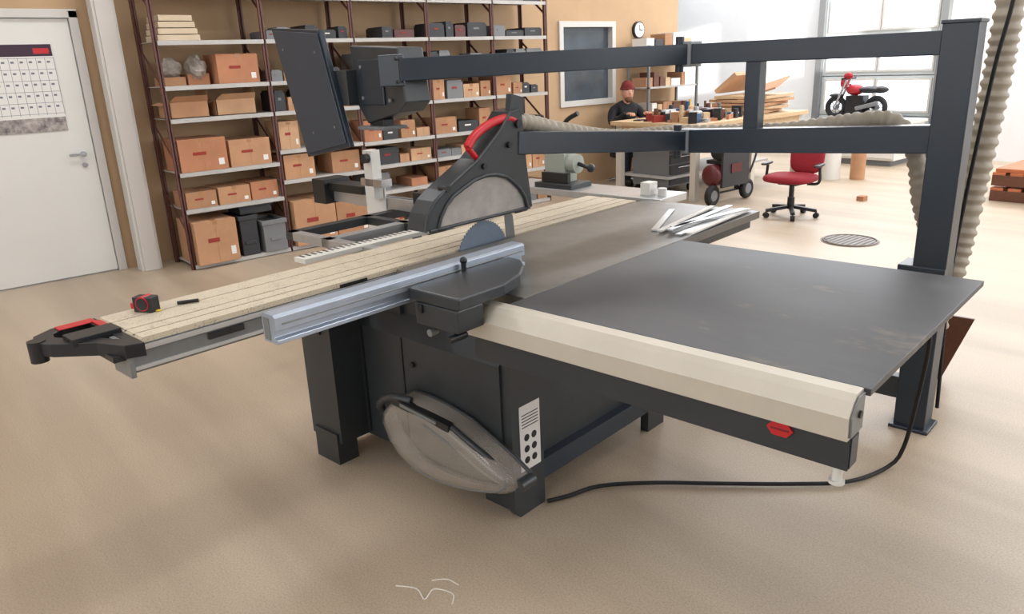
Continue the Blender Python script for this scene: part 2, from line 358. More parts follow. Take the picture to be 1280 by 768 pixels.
b=B();cx,cy,cz=-5.5,11.4,.605
redk=mat("motorcycle_red",(160,28,38),.4)
def V3(x,z,y=0): return (cx+x,cy+y,cz+z)
for wx in(-.30,.30):
    b.torus(V3(wx,.17),(0,1,0),.13,.04,rubber);b.cyl(V3(wx,.17,-.03),V3(wx,.17,.03),.04,bing)
    for k in range(8):
        t=math.pi*k/4;b.cyl(V3(wx,.17),V3(wx+.13*math.cos(t),.17+.13*math.sin(t)),.006,bing,n=5)
for s_ in(-.05,.05): b.cyl(V3(-.30,.17,s_),V3(-.14,.58,s_),.018,steelb);b.cyl(V3(.30,.17,s_),V3(.02,.24,s_),.018,blackp)
b.cyl(V3(-.14,.58,-.2),V3(-.14,.58,.2),.016,blackp);b.sph(V3(-.03,.42),(.13,.09,.08),redk);b.sph(V3(.18,.42),(.2,.08,.05),blackp)
b.box(cx-.12,cx+.14,cy-.09,cy+.09,cz+.08,cz+.34,blackp);b.sph(V3(-.31,.34),(.11,.05,.03),blackp);b.sph(V3(.34,.42),(.12,.06,.05),blackp);b.sph(V3(-.2,.52),(.05,.08,.09),redk)
b.cyl(V3(-.12,.5),V3(.1,.2),.02,redk);b.cyl(V3(0,0,.09),V3(.03,.2,.05),.012,steelb);b.cyl(V3(.05,.16,-.1),V3(.36,.24,-.1),.03,bing)
b.sph(V3(-.10,.62,-.1),(.07,.03,.05),redk)
b.done("mini_motorcycle")
b=B()
for z in(0,.16):
    for k in range(3): b.box(-2.85,-1.7,9.1+k*.5,9.2+k*.5,z,z+.11,woodd)
    for k in range(7): b.box(-2.85+.165*k,-2.73+.165*k,9.1,10.2,z+.11,z+.14,oran)
b.box(-2.83,-1.7,9.12,10.18,.301,.34,oran);b.done("timber_pallet_stack",bevel=.004)
# ------------------------------------------------------------------ workbench & clutter
BX0,BX1,BY0,BY1=-6.50,-5.2,7.15,9.5
pleg=mat("pale_leg",(196,190,178),.6)
b=B();b.box(BX0,BX1,BY0,BY1,.82,.87,wood)
for x in(BX0+.05,BX1-.13):
    for y in(BY0+.05,(BY0+BY1)/2,BY1-.13): b.box(x,x+.08,y,y+.08,0,.82,pleg)
b.box(BX0+.06,BX1-.06,BY0+.06,BY0+.09,.68,.82,wood);b.box(BX1-.08,BX1-.06,BY0+.06,BY1-.06,.68,.82,wood)
b.box(BX0+.06,BX1-.5,BY0+.15,BY1-.06,.2,.23,shelfm)
b.done("workbench",bevel=.004)
b=B();random.seed(5)
for k in range(140):
    x=random.uniform(BX0+.25,BX1-.15);y=random.uniform(BY0+.1,8.28);w,d,h=random.uniform(.03,.14),random.uniform(.05,.22),random.uniform(.02,.14)
    if x<-6.0: h*=.3
    m=random.choice([cards[1],wood,bind,bind,bing,paper,blackp,blackp,woodd,woodd,cards[3],mat("tool_blue",(44,74,110),.5),steelb,inkr])
    if random.random()<.3: b.cyl((x,y,.87),(x,y,.87+h*1.6),w*.25,m)
    else: b.obox((x,y,.87+h/2),(w,d,h),(0,0,random.uniform(0,3)),m)
b.cyl((-5.95,8.0,.87),(-5.95,8.0,1.02),.035,yellow);b.cyl((-5.95,8.0,1.02),(-5.95,8.0,1.09),.015,yellow)
b.done("bench_tools_and_parts")
b=B()
for k in range(5): b.obox((-5.75+.02*k,8.85+.03*k,.895+.045*k),(.7,.8,.035),(0,0,.2*(-1)**k*.6),[cards[2],wood,cards[0]][k%3])
b.obox((-5.9,9.0,1.25),(.05,.8,.35),(0,.9,.1),cards[2]);b.obox((-5.5,8.9,1.17),(.5,.6,.02),(.2,-.3,.2),cards[0])
b.done("cardboard_sheet_pile")
b=B();b.box(-6.3,-5.75,7.35,7.9,.10,.62,bing)
for i in range(4): b.box(-5.75,-5.735,7.37,7.88,.12+i*.125,.23+i*.125,bind);b.beam((-5.72,7.5,.2+i*.125),(-5.72,7.75,.2+i*.125),.012,.012,steelb)
for x in(-6.25,-5.8):
    for y in(7.4,7.85): b.cyl((x-.015,y,.05),(x+.015,y,.05),.05,rubber)
b.done("tool_cabinet",bevel=.004)
b=B()
for y in(8.2,9.25):
    for x in(-7.15,-6.8): b.box(x,x+.03,y,y+.03,0,1.75,bing)
for z in(.3,.8,1.2,1.5,1.72): b.box(-7.15,-6.77,8.2,9.28,z,z+.02,shelfm)
random.seed(9)
for z in(.32,.82,1.22,1.52,1.74):
    y=8.25
    while y<9.1:
        w=random.uniform(.08,.2);b.box(-7.1,-6.85,y,y+w,z,z+random.uniform(.08,.2),random.choice([cards[0],cards[1],bind,woodd,paper,wood]));y+=w+.03
b.done("storage_rack")
b=B();x=-4.98;cred=mat("compressor_red",(84,26,28),.4)
b.cyl((x,7.12,.33),(x,7.68,.33),.12,cred);b.sph((x,7.12,.33),(.12,.05,.12),cred);b.sph((x,7.68,.33),(.12,.05,.12),cred)
b.box(x-.11,x+.11,7.18,7.62,.45,.49,blackp);b.cyl((x,7.22,.58),(x,7.42,.58),.09,blackp);b.box(x-.06,x+.06,7.46,7.58,.49,.68,bing)
for k in range(5): b.box(x-.07,x+.07,7.45,7.6,.52+k*.035,.53+k*.035,blackp)
for y in(7.08,7.74):
    b.torus((x+.05,y,.12),(1,0,0),.085,.035,rubber);b.cyl((x+.02,y,.12),(x+.08,y,.12),.06,bing)
b.box(x+.10,x+.13,7.15,7.65,.2,.6,bind);b.box(x+.13,x+.14,7.3,7.5,.35,.45,cred)
b.tube(cr([(x-.08,7.75,.3),(x-.08,7.86,.5),(x-.08,7.84,.64),(x+.08,7.84,.64),(x+.08,7.86,.5),(x+.08,7.75,.3)]),.012,blackp)
b.cyl((x,7.12,.12),(x,7.72,.12),.012,blackp);b.box(x-.02,x+.02,7.16,7.2,.12,.24,blackp);b.box(x-.02,x+.02,7.6,7.64,.12,.24,blackp)
b.done("air_compressor_cart")
# office chair
b=B();cx,cy=-4.0,7.1
for k in range(5):
    t=k*2*math.pi/5+.3;e=Vector((math.cos(t),math.sin(t),0))
    b.beam(Vector((cx,cy,.105)),Vector((cx,cy,.075))+e*.25,.04,.03,blackp)
    w=Vector((cx,cy,.028))+e*.25;b.cyl(w-Vector((-e.y,e.x,0))*.02,w+Vector((-e.y,e.x,0))*.02,.028,rubber,n=14);b.cyl(w,w+Vector((0,0,.05)),.008,blackp,n=8)
b.cyl((cx,cy,.08),(cx,cy,.35),.025,blackp);b.cyl((cx,cy,.08),(cx,cy,.2),.035,blackp);b.box(cx-.1,cx+.1,cy-.1,cy+.1,.33,.36,blackp)
M0=b.M; b.M=Matrix.Translation((cx,cy,0))@Matrix.Rotation(math.radians(10),4,'Z')
def cushion(b,c,r,m,p=3.2,nu=28,nv=12,rot=None):
    vs=[];R=Euler(rot or(0,0,0)).to_matrix()
    sg=lambda v:math.copysign(abs(v)**(2/p),v)
    for j in range(nv+1):
        t=-math.pi/2+math.pi*j/nv
        for i in range(nu):
            u=2*math.pi*i/nu;vs.append(Vector(c)+R@Vector((r[0]*sg(math.cos(t))*sg(math.cos(u)),r[1]*sg(math.cos(t))*sg(math.sin(u)),r[2]*sg(math.sin(t)))))
    b.add(vs,[(j*nu+i,j*nu+(i+1)%nu,(j+1)*nu+(i+1)%nu,(j+1)*nu+i) for j in range(nv) for i in range(nu)],m,True)
cushion(b,(-.02,0,.39),(.25,.23,.045),redd)
cushion(b,(.06,.22,.60),(.17,.045,.19),redd,rot=(-.15,0,0));cushion(b,(.06,.255,.60),(.16,.03,.17),blackp,rot=(-.15,0,0))
b.tube(cr([(0,.1,.34),(.03,.25,.36),(.05,.28,.5),(.06,.27,.6)]),.018,blackp)
for s_ in(-1,1): b.tube(cr([(s_*.15,0,.34),(s_*.26,0,.36),(s_*.26,0,.51)]),.014,blackp);cushion(b,(s_*.26,-.02,.53),(.03,.12,.015),blackp)
b.M=M0;b.done("office_chair")
b=B();b.cyl((-3.05,6.45,.0),(-3.05,6.45,.004),.24,grate,n=36);b.cyl((-3.05,6.45,.004),(-3.05,6.45,.006),.20,bind,n=36)
for k in range(-4,5):
    h=math.sqrt(max(0,.2**2-(k*.045)**2));b.box(-3.05+k*.045-.012,-3.05+k*.045+.012,6.45-h,6.45+h,.005,.009,grate)
b.torus((-3.05,6.45,.006),(0,0,1),.22,.008,grate,n=40);b.done("floor_drain")
b=B();b.box(-3.9,-3.82,8.3,8.4,0,.05,cards[3]);b.done("wood_offcut",bevel=.003)
b=B()
for i,(x,y,r,h) in enumerate([(-4.9,9.6,.13,.6),(-4.6,9.75,.09,.35)]): b.cyl((x,y,0),(x,y,h),r,[white,cards[0]][i]);b.cyl((x,y,h),(x,y,h+.02),r*.5,bind)
b.done("material_rolls")
chk=mat("chalk_white",(226,220,210),.9)
b=B()
b.tube(cr([(-1.86,1.02,.001),(-1.80,1.06,.001),(-1.74,1.05,.001),(-1.76,1.10,.001),(-1.70,1.13,.001),(-1.66,1.10,.001)],.01),.0022,chk,6)
b.tube(cr([(-1.80,1.12,.001),(-1.77,1.16,.001),(-1.72,1.17,.001)],.01),.0022,chk,6);b.done("chalk_mark")
# ------------------------------------------------------------------ person
def skin_obj(name,verts,edges,rad,m,parent,M):
    me=bpy.data.meshes.new(name);me.from_pydata([M@Vector(v) for v in verts],edges,[]);o=bpy.data.objects.new(name,me);COL.objects.link(o)
    md=o.modifiers.new("skin",'SKIN');md.use_smooth_shade=True
    for i,r in enumerate(rad):
        r=r if hasattr(r,'__len__') else (r,r)
        me.skin_vertices[0].data[i].radius=r
    me.skin_vertices[0].data[0].use_root=True
    o.modifiers.new("sub",'SUBSURF').levels=2;o.modifiers["sub"].render_levels=2
    me.materials.append(m);o.parent=parent;o.matrix_parent_inverse=Matrix.Translation(parent.location).inverted();return o
PX,PY=-6.98,7.95
pe=empty("seated_man",(PX,PY,0));PM=Matrix.Translation((PX,PY,-.04))@Matrix.Rotation(math.radians(-25),4,'Z')
vs=[(0,0,.55),(.02,0,.70),(.05,0,.90),(.06,0,1.02),(.08,0,1.12)];ed=[(0,1),(1,2),(2,3),(3,4)];rd=[(.14,.17),(.13,.16),(.13,.18),(.09,.12),.052]
for s_ in(1,-1):
    n=len(vs);vs+=[(.05,s_*.19,.98),(.20,s_*.26,.82),(.40,s_*.14,.965)];ed+=[(3,n),(n,n+1),(n+1,n+2)];rd+=[.07,.052,.036]
skin_obj("jacket",vs,ed,rd,clothes,pe,PM)
vs=[(0,0,.53)];ed=[];rd=[.14]
for s_ in(1,-1):
    n=len(vs);vs+=[(.08,s_*.1,.52),(.44,s_*.13,.53),(.42,s_*.14,.14)];ed+=[(0,n),(n,n+1),(n+1,n+2)];rd+=[.095,.068,.045]
skin_obj("trousers",vs,ed,rd,trous,pe,PM)
b=B(PM)
b.sph((.12,0,1.215),(.088,.073,.115),skin,24,16);b.cyl((.085,0,1.06),(.105,0,1.17),.05,skin)
b.sph((.205,0,1.205),(.02,.014,.026),skin);b.sph((.195,0,1.145),(.012,.026,.007),mat("lips",(160,86,80),.5))
b.sph((.165,0,1.13),(.045,.055,.045),mat("beard",(110,74,52),.9))
for s_ in(1,-1):
    b.sph((.190,s_*.03,1.228),(.012,.015,.009),paper);b.sph((.201,s_*.03,1.228),(.004,.006,.006),blackp);b.sph((.192,s_*.03,1.248),(.012,.02,.005),mat("hair",(90,52,34),.9));b.sph((.11,s_*.075,1.21),(.018,.01,.03),skin)
b.sph((.11,0,1.265),(.098,.084,.105),beanie,24,10,0,math.pi*.53);b.torus((.11,0,1.262),(0,0,1),.086,.014,beanie)
b.done("head",pe)
for s_ in(1,-1):
    w=Vector((.41,s_*.135,.965));b=B(PM);cushion(b,w+Vector((.055,-s_*.015,-.002)),(.05,.04,.017),skin,2.6,rot=(0,0,-s_*.2))
    for k in range(4):
        L=[.055,.068,.063,.048][k];o=w+Vector((.095,-s_*.015+(k-1.5)*.019,0));b.tube(cr([o,o+Vector((L*.5,0,.006)),o+Vector((L,0,-.022))],.01),.008,skin,8)
    o=w+Vector((.04,-s_*.05,0));b.tube(cr([o,o+Vector((.03,-s_*.018,-.004)),o+Vector((.055,-s_*.012,-.016))],.01),.009,skin,8)
    b.done("hand",pe)
    b=B(PM);cushion(b,(.47,s_*.14,.09),(.13,.05,.048),blackp,2.6);b.cyl((.42,s_*.14,.08),(.42,s_*.14,.18),.055,blackp);b.done("shoe",pe)
b=B(Matrix.Translation((PX,PY,0)));b.cyl((0,0,.33),(0,0,.37),.18,blackp);b.cyl((0,0,.05),(0,0,.33),.03,steelb)
for k in range(4): t=k*math.pi/2+.5;b.cyl((0,0,.06),(.2*math.cos(t),.2*math.sin(t),.015),.015,steelb)
b.done("work_stool")
# ------------------------------------------------------------------ SAW
S=Matrix.Rotation(math.radians(7.12),4,'Z')
saw=empty("sliding_table_saw",S@Vector((-1.9,2.3,0)))
b=B(S)
prof=[(1.75,.10),(1.75,.60),(1.80,.685),(1.80,.80),(2.75,.80),(2.75,.10)]
b.prism(prof,'x',-2.50,-1.70,steel)
b.prism([(1.76,.04),(1.76,.62),(1.80,.685),(1.80,.83),(1.93,.83),(1.93,0),(1.79,0)],'x',-1.70,-1.66,steel)
b.box(-1.70,-1.66,2.65,2.78,0,.83,steel)
b.box(-1.70,-1.66,1.93,2.65,.10,.18,navy);b.box(-1.70,-1.66,1.93,2.65,.70,.83,steel)
b.box(-1.85,-1.70,1.80,1.93,0,.12,steel)
b.box(-2.71,-2.50,1.61,2.6,.10,.70,steel);b.box(-2.68,-2.52,1.60,1.70,0,.14,steel);b.box(-2.68,-2.52,2.5,2.6,0,.12,steel)
b.box(-2.48,-2.47,1.744,1.75,.12,.6,blackp);b.box(-2.225,-2.22,1.746,1.752,.12,.6,blackp);b.box(-2.69,-2.52,1.605,1.61,.64,.70,blackp)
b.cyl((-2.16,1.75,.50),(-2.16,1.738,.50),.012,blackp)
b.cyl((-2.60,1.61,.63),(-2.60,1.585,.63),.028,blackp);b.cyl((-2.60,1.585,.63),(-2.60,1.565,.63),.022,red);b.box(-2.64,-2.56,1.602,1.61,.58,.68,blackp)
b.box(-2.62,-2.25,1.78,2.9,.68,.78,steel)
b.box(-1.66,-1.658,1.80,1.91,.18,.44,paper)
for k in range(5): b.box(-1.658,-1.6575,1.81,1.90,.40-.012*k,.404-.012*k,blackp)
for k in range(3):
    for j in range(2): b.cyl((-1.658,1.835+j*.04,.31-k*.045),(-1.657,1.835+j*.04,.31-k*.045),.014,blackp,n=14)
b.done("cabinet",saw,bevel=.004)
b=B(S);b.box(-2.20,-1.56,1.74,3.45,.845,.88,cast);b.box(-2.17,-1.59,1.77,3.42,.80,.845,steel);b.done("cast_iron_table",saw,bevel=.003)
b=B(S);b.box(-1.558,-.47,1.665,2.72,.862,.88,tabm)
b.box(-1.5,-.55,1.70,1.74,.78,.862,steel);b.box(-1.5,-.55,2.6,2.64,.80,.862,steel);b.box(-.60,-.56,1.70,2.64,.80,.862,steel)
b.done("extension_table",saw,bevel=.002)
b=B(S);b.prism([(1.585,.777),(1.58,.835),(1.603,.866),(1.62,.88),(1.664,.88),(1.664,.777)],'x',-1.72,-.485,rail_m)
b.prism([(1.59,.785),(1.587,.833),(1.609,.862),(1.625,.873),(1.66,.873),(1.66,.785)],'x',-.485,-.479,aludark)
b.cyl((-.479,1.63,.83),(-.474,1.63,.83),.009,blackp)
b.box(-1.66,-.485,1.605,1.66,.695,.777,steel);b.box(-.485,-.482,1.61,1.655,.70,.775,navy)
b.prism([(-.675,.755),(-.66,.737),(-.625,.737),(-.61,.755),(-.625,.773),(-.66,.773)],'y',1.598,1.605,red)
b.box(-.665,-.62,1.597,1.599,.752,.758,mat("sticker_dark_red",(120,20,26),.5))
b.cyl((-.51,1.62,.66),(-.51,1.62,.695),.012,white);b.cyl((-.51,1.62,.652),(-.51,1.62,.66),.018,white)
b.done("rip_fence_rail",saw,bevel=.002)
b=B(S)
fp=[(-1.878,.888),(-1.81,.888),(-1.81,.90),(-1.825,.905),(-1.825,.922),(-1.81,.927),(-1.81,.966),(-1.82,.972),(-1.868,.972),(-1.878,.962)]
b.prism(fp,'y',1.0,2.03,alub)
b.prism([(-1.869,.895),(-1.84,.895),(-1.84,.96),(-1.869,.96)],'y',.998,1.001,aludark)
b.box(-1.812,-1.808,1.02,2.02,.942,.947,aludark)
b.done("rip_fence",saw,bevel=.002)
b=B(S)
top=[(-1.80,1.46),(-1.57,1.46),(-1.57,1.66),(-1.61,1.78),(-1.67,1.87),(-1.73,1.92),(-1.80,1.93)]
b.prism(top,'z',.905,.945,steel)
b.box(-1.77,-1.58,1.46,1.575,.83,.905,steel);b.box(-1.75,-1.73,1.45,1.465,.87,.90,blackp)
b.cyl((-1.60,1.51,.815),(-1.60,1.44,.815),.012,blackp);b.cyl((-1.71,1.49,.81),(-1.71,1.46,.81),.012,aludark)
b.cyl((-1.79,1.70,.945),(-1.79,1.70,.975),.009,blackp);b.sph((-1.79,1.70,.98),.013,blackp)
b.done("rip_fence_carriage",saw,bevel=.006)
b=B(S);X0,X1,Y0,Y1=-2.545,-2.225,.80,3.40
b.box(X0,X1,Y0,Y1,.862,.876,ply)
for a,c in((X0,-2.455),(-2.447,-2.345),(-2.337,-2.285),(-2.277,X1)): b.box(a,c,Y0+.005,Y1,.876,.88,ply)
for a in(-2.455,-2.345,-2.285): b.box(a,a+.008,Y0,Y1,.876,.8775,blackp)
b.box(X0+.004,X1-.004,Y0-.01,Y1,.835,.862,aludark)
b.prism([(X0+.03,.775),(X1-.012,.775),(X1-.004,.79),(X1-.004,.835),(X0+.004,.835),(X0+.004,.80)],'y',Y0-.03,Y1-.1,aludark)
b.box(X1-.004,X1+.004,Y0-.03,Y1-.1,.842,.858,alu);b.box(X1-.006,X1+.002,Y0-.03,Y1-.1,.785,.797,alu)
b.box(X1-.003,X1+.0045,1.0,1.12,.815,.835,blackp);b.box(X1-.003,X1+.0045,1.5,1.62,.86,.872,blackp)
b.box(X0+.20,X1-.0,Y0-.045,Y0-.03,.765,.87,aludark)
b.done("sliding_table",saw,bevel=.0015)
b=B(S)
outer=[(-2.58,.80),(-2.58,.67),(-2.54,.61),(-2.48,.59),(-2.42,.62),(-2.32,.71),(-2.22,.75),(-2.20,.80)]
inner=[(-2.54,.77),(-2.54,.69),(-2.52,.66),(-2.48,.65),(-2.45,.665),(-2.38,.73),(-2.32,.75),(-2.29,.77)]
b.loopframe(outer,inner,'z',.83,.872,blackp);b.box(-2.54,-2.24,.72,.80,.82,.84,blackp)
b.box(-2.575,-2.53,.68,.79,.872,.876,red);b.box(-2.53,-2.40,.775,.80,.872,.878,red);b.cyl((-2.48,.60,.81),(-2.48,.60,.875),.025,blackp)
b.box(-2.44,-2.36,.66,.80,.86,.885,blackp)
b.done("push_handle",saw,bevel=.006)
b=B(S);n=60;R=.15;vs=[]
for i in range(n*2):
    t=2*math.pi*i/(n*2);r=R if i%2 else R-.006;vs.append((2.22+r*math.cos(t),.83+r*math.sin(t)))
b.prism(vs,'x',-2.214,-2.210,bladem);b.prism([(2.37,.85),(2.42,.87),(2.41,.97),(2.36,1.02),(2.36,.95)],'x',-2.214,-2.210,aludark)
b.done("saw_blade",saw)
# hood
b=B(S)
arc=[(1.93,1.0),(1.95,1.045),(1.98,1.085),(2.02,1.115),(2.08,1.14),(2.14,1.162),(2.21,1.172),(2.27,1.168),(2.33,1.15),(2.37,1.125),(2.41,1.09),(2.44,1.05),(2.455,1.0)]
outr=[(1.865,1.0),(1.885,1.065),(1.925,1.11),(1.98,1.145),(2.04,1.175),(2.10,1.205),(2.17,1.24),(2.23,1.285),(2.29,1.33),(2.37,1.41),(2.44,1.42),(2.46,1.20),(2.49,1.0)]
def strip(b,A,C,x0,x1,m):
    n=len(A);vs=[(x,p[0],p[1]) for x in(x0,x1) for L in(A,C) for p in L];fs=[]
    for i in range(n-1):
        fs+=[(i,i+1,n+i+1,n+i),(2*n+i,3*n+i,3*n+i+1,2*n+i+1),(i,2*n+i,2*n+i+1,i+1),(n+i,n+i+1,3*n+i+1,3*n+i)]
    fs+=[(0,n,3*n,2*n),(n-1,3*n-1,4*n-1,2*n-1)]
    b.add(vs,fs,m)
strip(b,outr,arc,-2.27,-2.165,steel)
b.prism(arc,'x',-2.18,-2.17,guardw);b.prism(arc,'x',-2.265,-2.255,guardw)
b.tube([(-2.163,p[0],p[1]) for p in arc],.008,steel,8)
b.tube([(-2.163,p[0],p[1]) for p in outr[:-3]],.007,steel,8)
b.tube([(-2.165,1.89,1.0),(-2.165,2.47,1.0)],.007,steel,8)
b.tube(cr([(-2.18,2.13,1.29),(-2.18,2.17,1.33),(-2.18,2.26,1.37),(-2.18,2.36,1.385),(-2.18,2.41,1.37)],.015),.018,red,10)
b.cyl((-2.18,2.13,1.29),(-2.18,2.18,1.24),.012,red)
b.cyl((-2.20,1.99,1.15),(-2.155,1.99,1.15),.014,blackp)
b.prism([(2.38,1.22),(2.48,1.22),(2.50,1.46),(2.42,1.48)],'x',-2.23,-2.20,steel)
b.cyl((-2.28,2.41,1.36),(-2.15,2.41,1.36),.018,blackp);b.cyl((-2.165,2.2,1.21),(-2.155,2.2,1.21),.012,blackp)
b.cyl((-2.165,2.35,1.28),(-2.15,2.35,1.28),.012,blackp)
b.done("blade_guard_hood",saw,bevel=.002)
# gantry
b=B(S);YP=3.42
b.box(-.845,-.72,YP-.06,YP+.06,0,1.68,navy);b.box(-.85,-.715,YP-.065,YP+.065,1.675,1.69,navy)
b.box(-.90,-.72,YP-.07,YP+.07,.66,.735,navy);b.box(-1.9,-.845,YP-.03,YP+.03,.12,.22,steel);b.box(-1.9,-1.82,YP-.04,YP+.04,0,.84,steel)
b.box(-.86,-.70,YP-.08,YP+.08,0,.015,navy)
J=(-1.95,YP)
b.beam((-.84,YP,1.608),(J[0],J[1],1.607),.09,.09,navy)
b.beam((-.84,YP,1.245),(J[0],J[1],1.20),.09,.11,navy)
b.beam((J[0],J[1],1.607),(-2.56,2.12,1.592),.09,.092,navy)
b.beam((J[0],J[1],1.20),(-2.2,2.42,1.28),.08,.095,navy)
b.box(-1.64,-1.57,YP-.035,YP+.035,1.22,1.57,navy)
for z in(1.607,1.20): b.box(J[0]-.03,J[0]+.04,YP-.055,YP+.055,z-.058,z+.058,mat("hinge_grey",(128,132,136),.45,.2));b.cyl((J[0]-.02,YP-.05,z-.08),(J[0]-.02,YP-.05,z+.08),.02,navy)
b.obox((-2.57,2.10,1.59),(.12,.012,.125),(0,0,.33),navy)
for dx,dz in((-.045,-.045),(.045,-.045),(-.045,.045),(.045,.045)): b.cyl((-2.57+dx,2.095,1.59+dz),(-2.57+dx,2.085,1.59+dz),.007,blackp,n=8)
b.done("overhead_gantry",saw,bevel=.004)
b=B(S)
b.prism([(-2.88,1.70),(-2.56,1.68),(-2.53,1.46),(-2.58,1.42),(-2.80,1.37),(-2.86,1.45)],'y',2.13,2.27,steel)
b.box(-2.82,-2.66,2.12,2.13,1.45,1.64,navy)
for p in((-2.80,1.48),(-2.62,1.47),(-2.80,1.61)): b.cyl((p[0],2.125,p[1]),(p[0],2.115,p[1]),.008,bing,n=10)
b.box(-2.84,-2.66,2.10,2.24,1.345,1.36,bing);b.box(-2.80,-2.7,2.14,2.2,1.355,1.39,blackp)
b.done("control_box",saw,bevel=.006)
b=B(S);q=[(-3.36,1.80),(-2.98,1.77),(-2.84,1.275),(-3.18,1.215)]
b.prism(q,'y',2.05,2.075,navy);b.prism([(-3.33,1.60),(-3.24,1.60),(-3.1,1.25),(-3.22,1.24)],'y',2.08,2.084,white)
b.prism([(-3.34,1.787),(-2.99,1.757),(-2.86,1.29),(-3.17,1.23)],'y',2.044,2.05,mat("panel_face",(50,60,72),.35))
for p in((-3.27,1.70),(-3.02,1.68),(-2.93,1.36),(-3.10,1.33)): b.cyl((p[0],2.046,p[1]),(p[0],2.041,p[1]),.006,bing,n=10)
b.box(-3.0,-2.85,2.075,2.2,1.45,1.6,steel)
b.done("control_panel",saw,bevel=.002)
def hose(name,pts,r,parent=None,step=.011):
    P=cr(pts,step);b=B(S);b.tube(P,r,hosem,14,rf=lambda i:r*(1.0 if i%4<2 else .84));return b.done(name,parent)
hose("hood_hose",[(-2.22,2.44,1.36),(-2.22,2.54,1.35),(-2.2,2.75,1.30),(-2.15,3.1,1.24),(-2.05,3.5,1.23),(-1.85,3.56,1.23),(-1.5,3.56,1.25),(-1.2,3.56,1.295),(-1.05,3.56,1.30),(-.96,3.56,1.22),(-.92,3.56,1.10),(-.9,3.6,.95),(-.86,3.7,.75)],.040,saw,.010)
hose("extraction_hose",[(-.70,3.95,3.6),(-.72,3.95,2.4),(-.74,3.93,1.76),(-.75,3.92,1.40),(-.78,3.9,.9),(-.80,3.85,.6),(-.84,3.76,.25),(-.86,3.72,.05)],.060,None,.012)
b=B(S);b.tube(cr([(-.62,3.6,3.0),(-.66,3.6,1.9),(-.70,3.6,1.5),(-.735,3.6,1.0),(-.75,3.6,.6),(-.72,3.55,.05)],.05),.008,rubber,8);b.done("hanging_power_cable")
b=B(S);b.tube(cr([(-.98,4.6,3.2),(-.98,4.6,2.2),(-.95,4.6,1.95),(-.80,4.6,1.86),(-.5,4.6,1.84)],.04),.075,mat("duct_galvanised",(150,152,150),.35,.6),16);b.torus((-.98,4.6,2.2),(0,0,1),.077,.01,steelb);b.done("ventilation_duct")
b=B(S);b.tube(cr([(-1.64,1.92,.012),(-1.60,2.0,.012),(-1.55,2.13,.012),(-1.40,2.28,.012),(-1.20,2.43,.012),(-.98,2.6,.012),(-.82,2.75,.012),(-.74,2.95,.014),(-.70,2.98,.10),(-.66,2.92,.35),(-.62,2.80,.62),(-.62,2.66,.80)],.03),.008,rubber,8);b.done("power_cord")
b=B(S);b.prism([(-.98,0),(-.82,0),(-.71,.34),(-.88,.34)],'y',4.02,4.035,woodd);b.box(-.93,-.91,4.035,4.3,0,.02,woodd);b.done("leaning_brown_board")
def guard():
    out=[(-2.29,.27),(-2.27,.33),(-2.22,.38),(-2.15,.42),(-2.05,.425),(-1.95,.415),(-1.82,.39),(-1.70,.34),(-1.61,.30),(-1.53,.255),(-1.52,.225),(-1.57,.18),(-1.65,.15),(-1.735,.125),(-1.82,.105),(-1.90,.095),(-2.0,.09),(-2.11,.10),(-2.19,.135),(-2.25,.19)]
    out=[(-2.28+(p[0]+2.29)*.95,.395+(p[1]-.42)*.90) for p in out]
    cx=sum(p[0] for p in out)/len(out);cz=sum(p[1] for p in out)/len(out);b=B(S)
    prof=[(1.0,1.738),(1.0,1.70),(.985,1.67),(.95,1.65),(.86,1.635),(.70,1.628),(.35,1.625)];n=len(out);vs=[]
    for s_,y in prof: vs+=[(cx+(p[0]-cx)*s_,y,cz+(1-s_)*.05+(p[1]-cz)*s_) for p in out]
    fs=[(j*n+i,j*n+(i+1)%n,(j+1)*n+(i+1)%n,(j+1)*n+i) for j in range(len(prof)-1) for i in range(n)]+[tuple((len(prof)-1)*n+i for i in range(n))]
    b.add(vs,fs,guardm,True)
    b.tube([(p[0],1.738,p[1]) for p in out]+[(out[0][0],1.738,out[0][1])],.008,steel,8)
    b.tube([(cx+(p[0]-cx)*.9,1.642,cz+.005+(p[1]-cz)*.9) for p in out[9:18]],.004,bing,6)
    o=Vector((.02,0,-.025));T=lambda L:[Vector(q)+o for q in L]
    b.tube(cr(T([(-2.30,1.71,.28),(-2.31,1.67,.34),(-2.26,1.65,.39),(-2.17,1.64,.43),(-2.10,1.66,.425)]),.02),.016,steel,10)
    b.beam(Vector((-2.18,1.645,.415))+o,Vector((-1.87,1.645,.39))+o,.03,.028,blackp);b.beam(Vector((-2.13,1.628,.413))+o,Vector((-1.93,1.628,.397))+o,.004,.012,bing)
    b.tube(cr(T([(-1.87,1.65,.39),(-1.76,1.65,.35),(-1.66,1.67,.295),(-1.57,1.69,.24)]),.02),.012,steel,8);b.cyl(Vector((-1.575,1.67,.25))+o,Vector((-1.575,1.74,.25))+o,.024,steel)
    b.tube(cr(T([(-2.0,1.626,.37),(-1.85,1.628,.33),(-1.72,1.64,.27),(-1.64,1.66,.235)]),.02),.004,bing,6)
    return b.done("blade_guard_cover",bevel=0)
guard()
b=B(S);b.M=S@Matrix.Translation((-2.48,.93,.8805))@Matrix.Rotation(.5,4,'Z')
b.box(-.035,.035,-.02,.02,0,.05,blackp);b.cyl((0,-.021,.028),(0,.021,.028),.024,red,n=20);b.cyl((0,-.023,.028),(0,.023,.028),.020,blackp,n=20);b.box(.035,.05,-.008,.008,0,.005,yellow);b.box(-.045,-.03,-.02,.02,.01,.03,red)
b.done("tape_measure",bevel=.004)
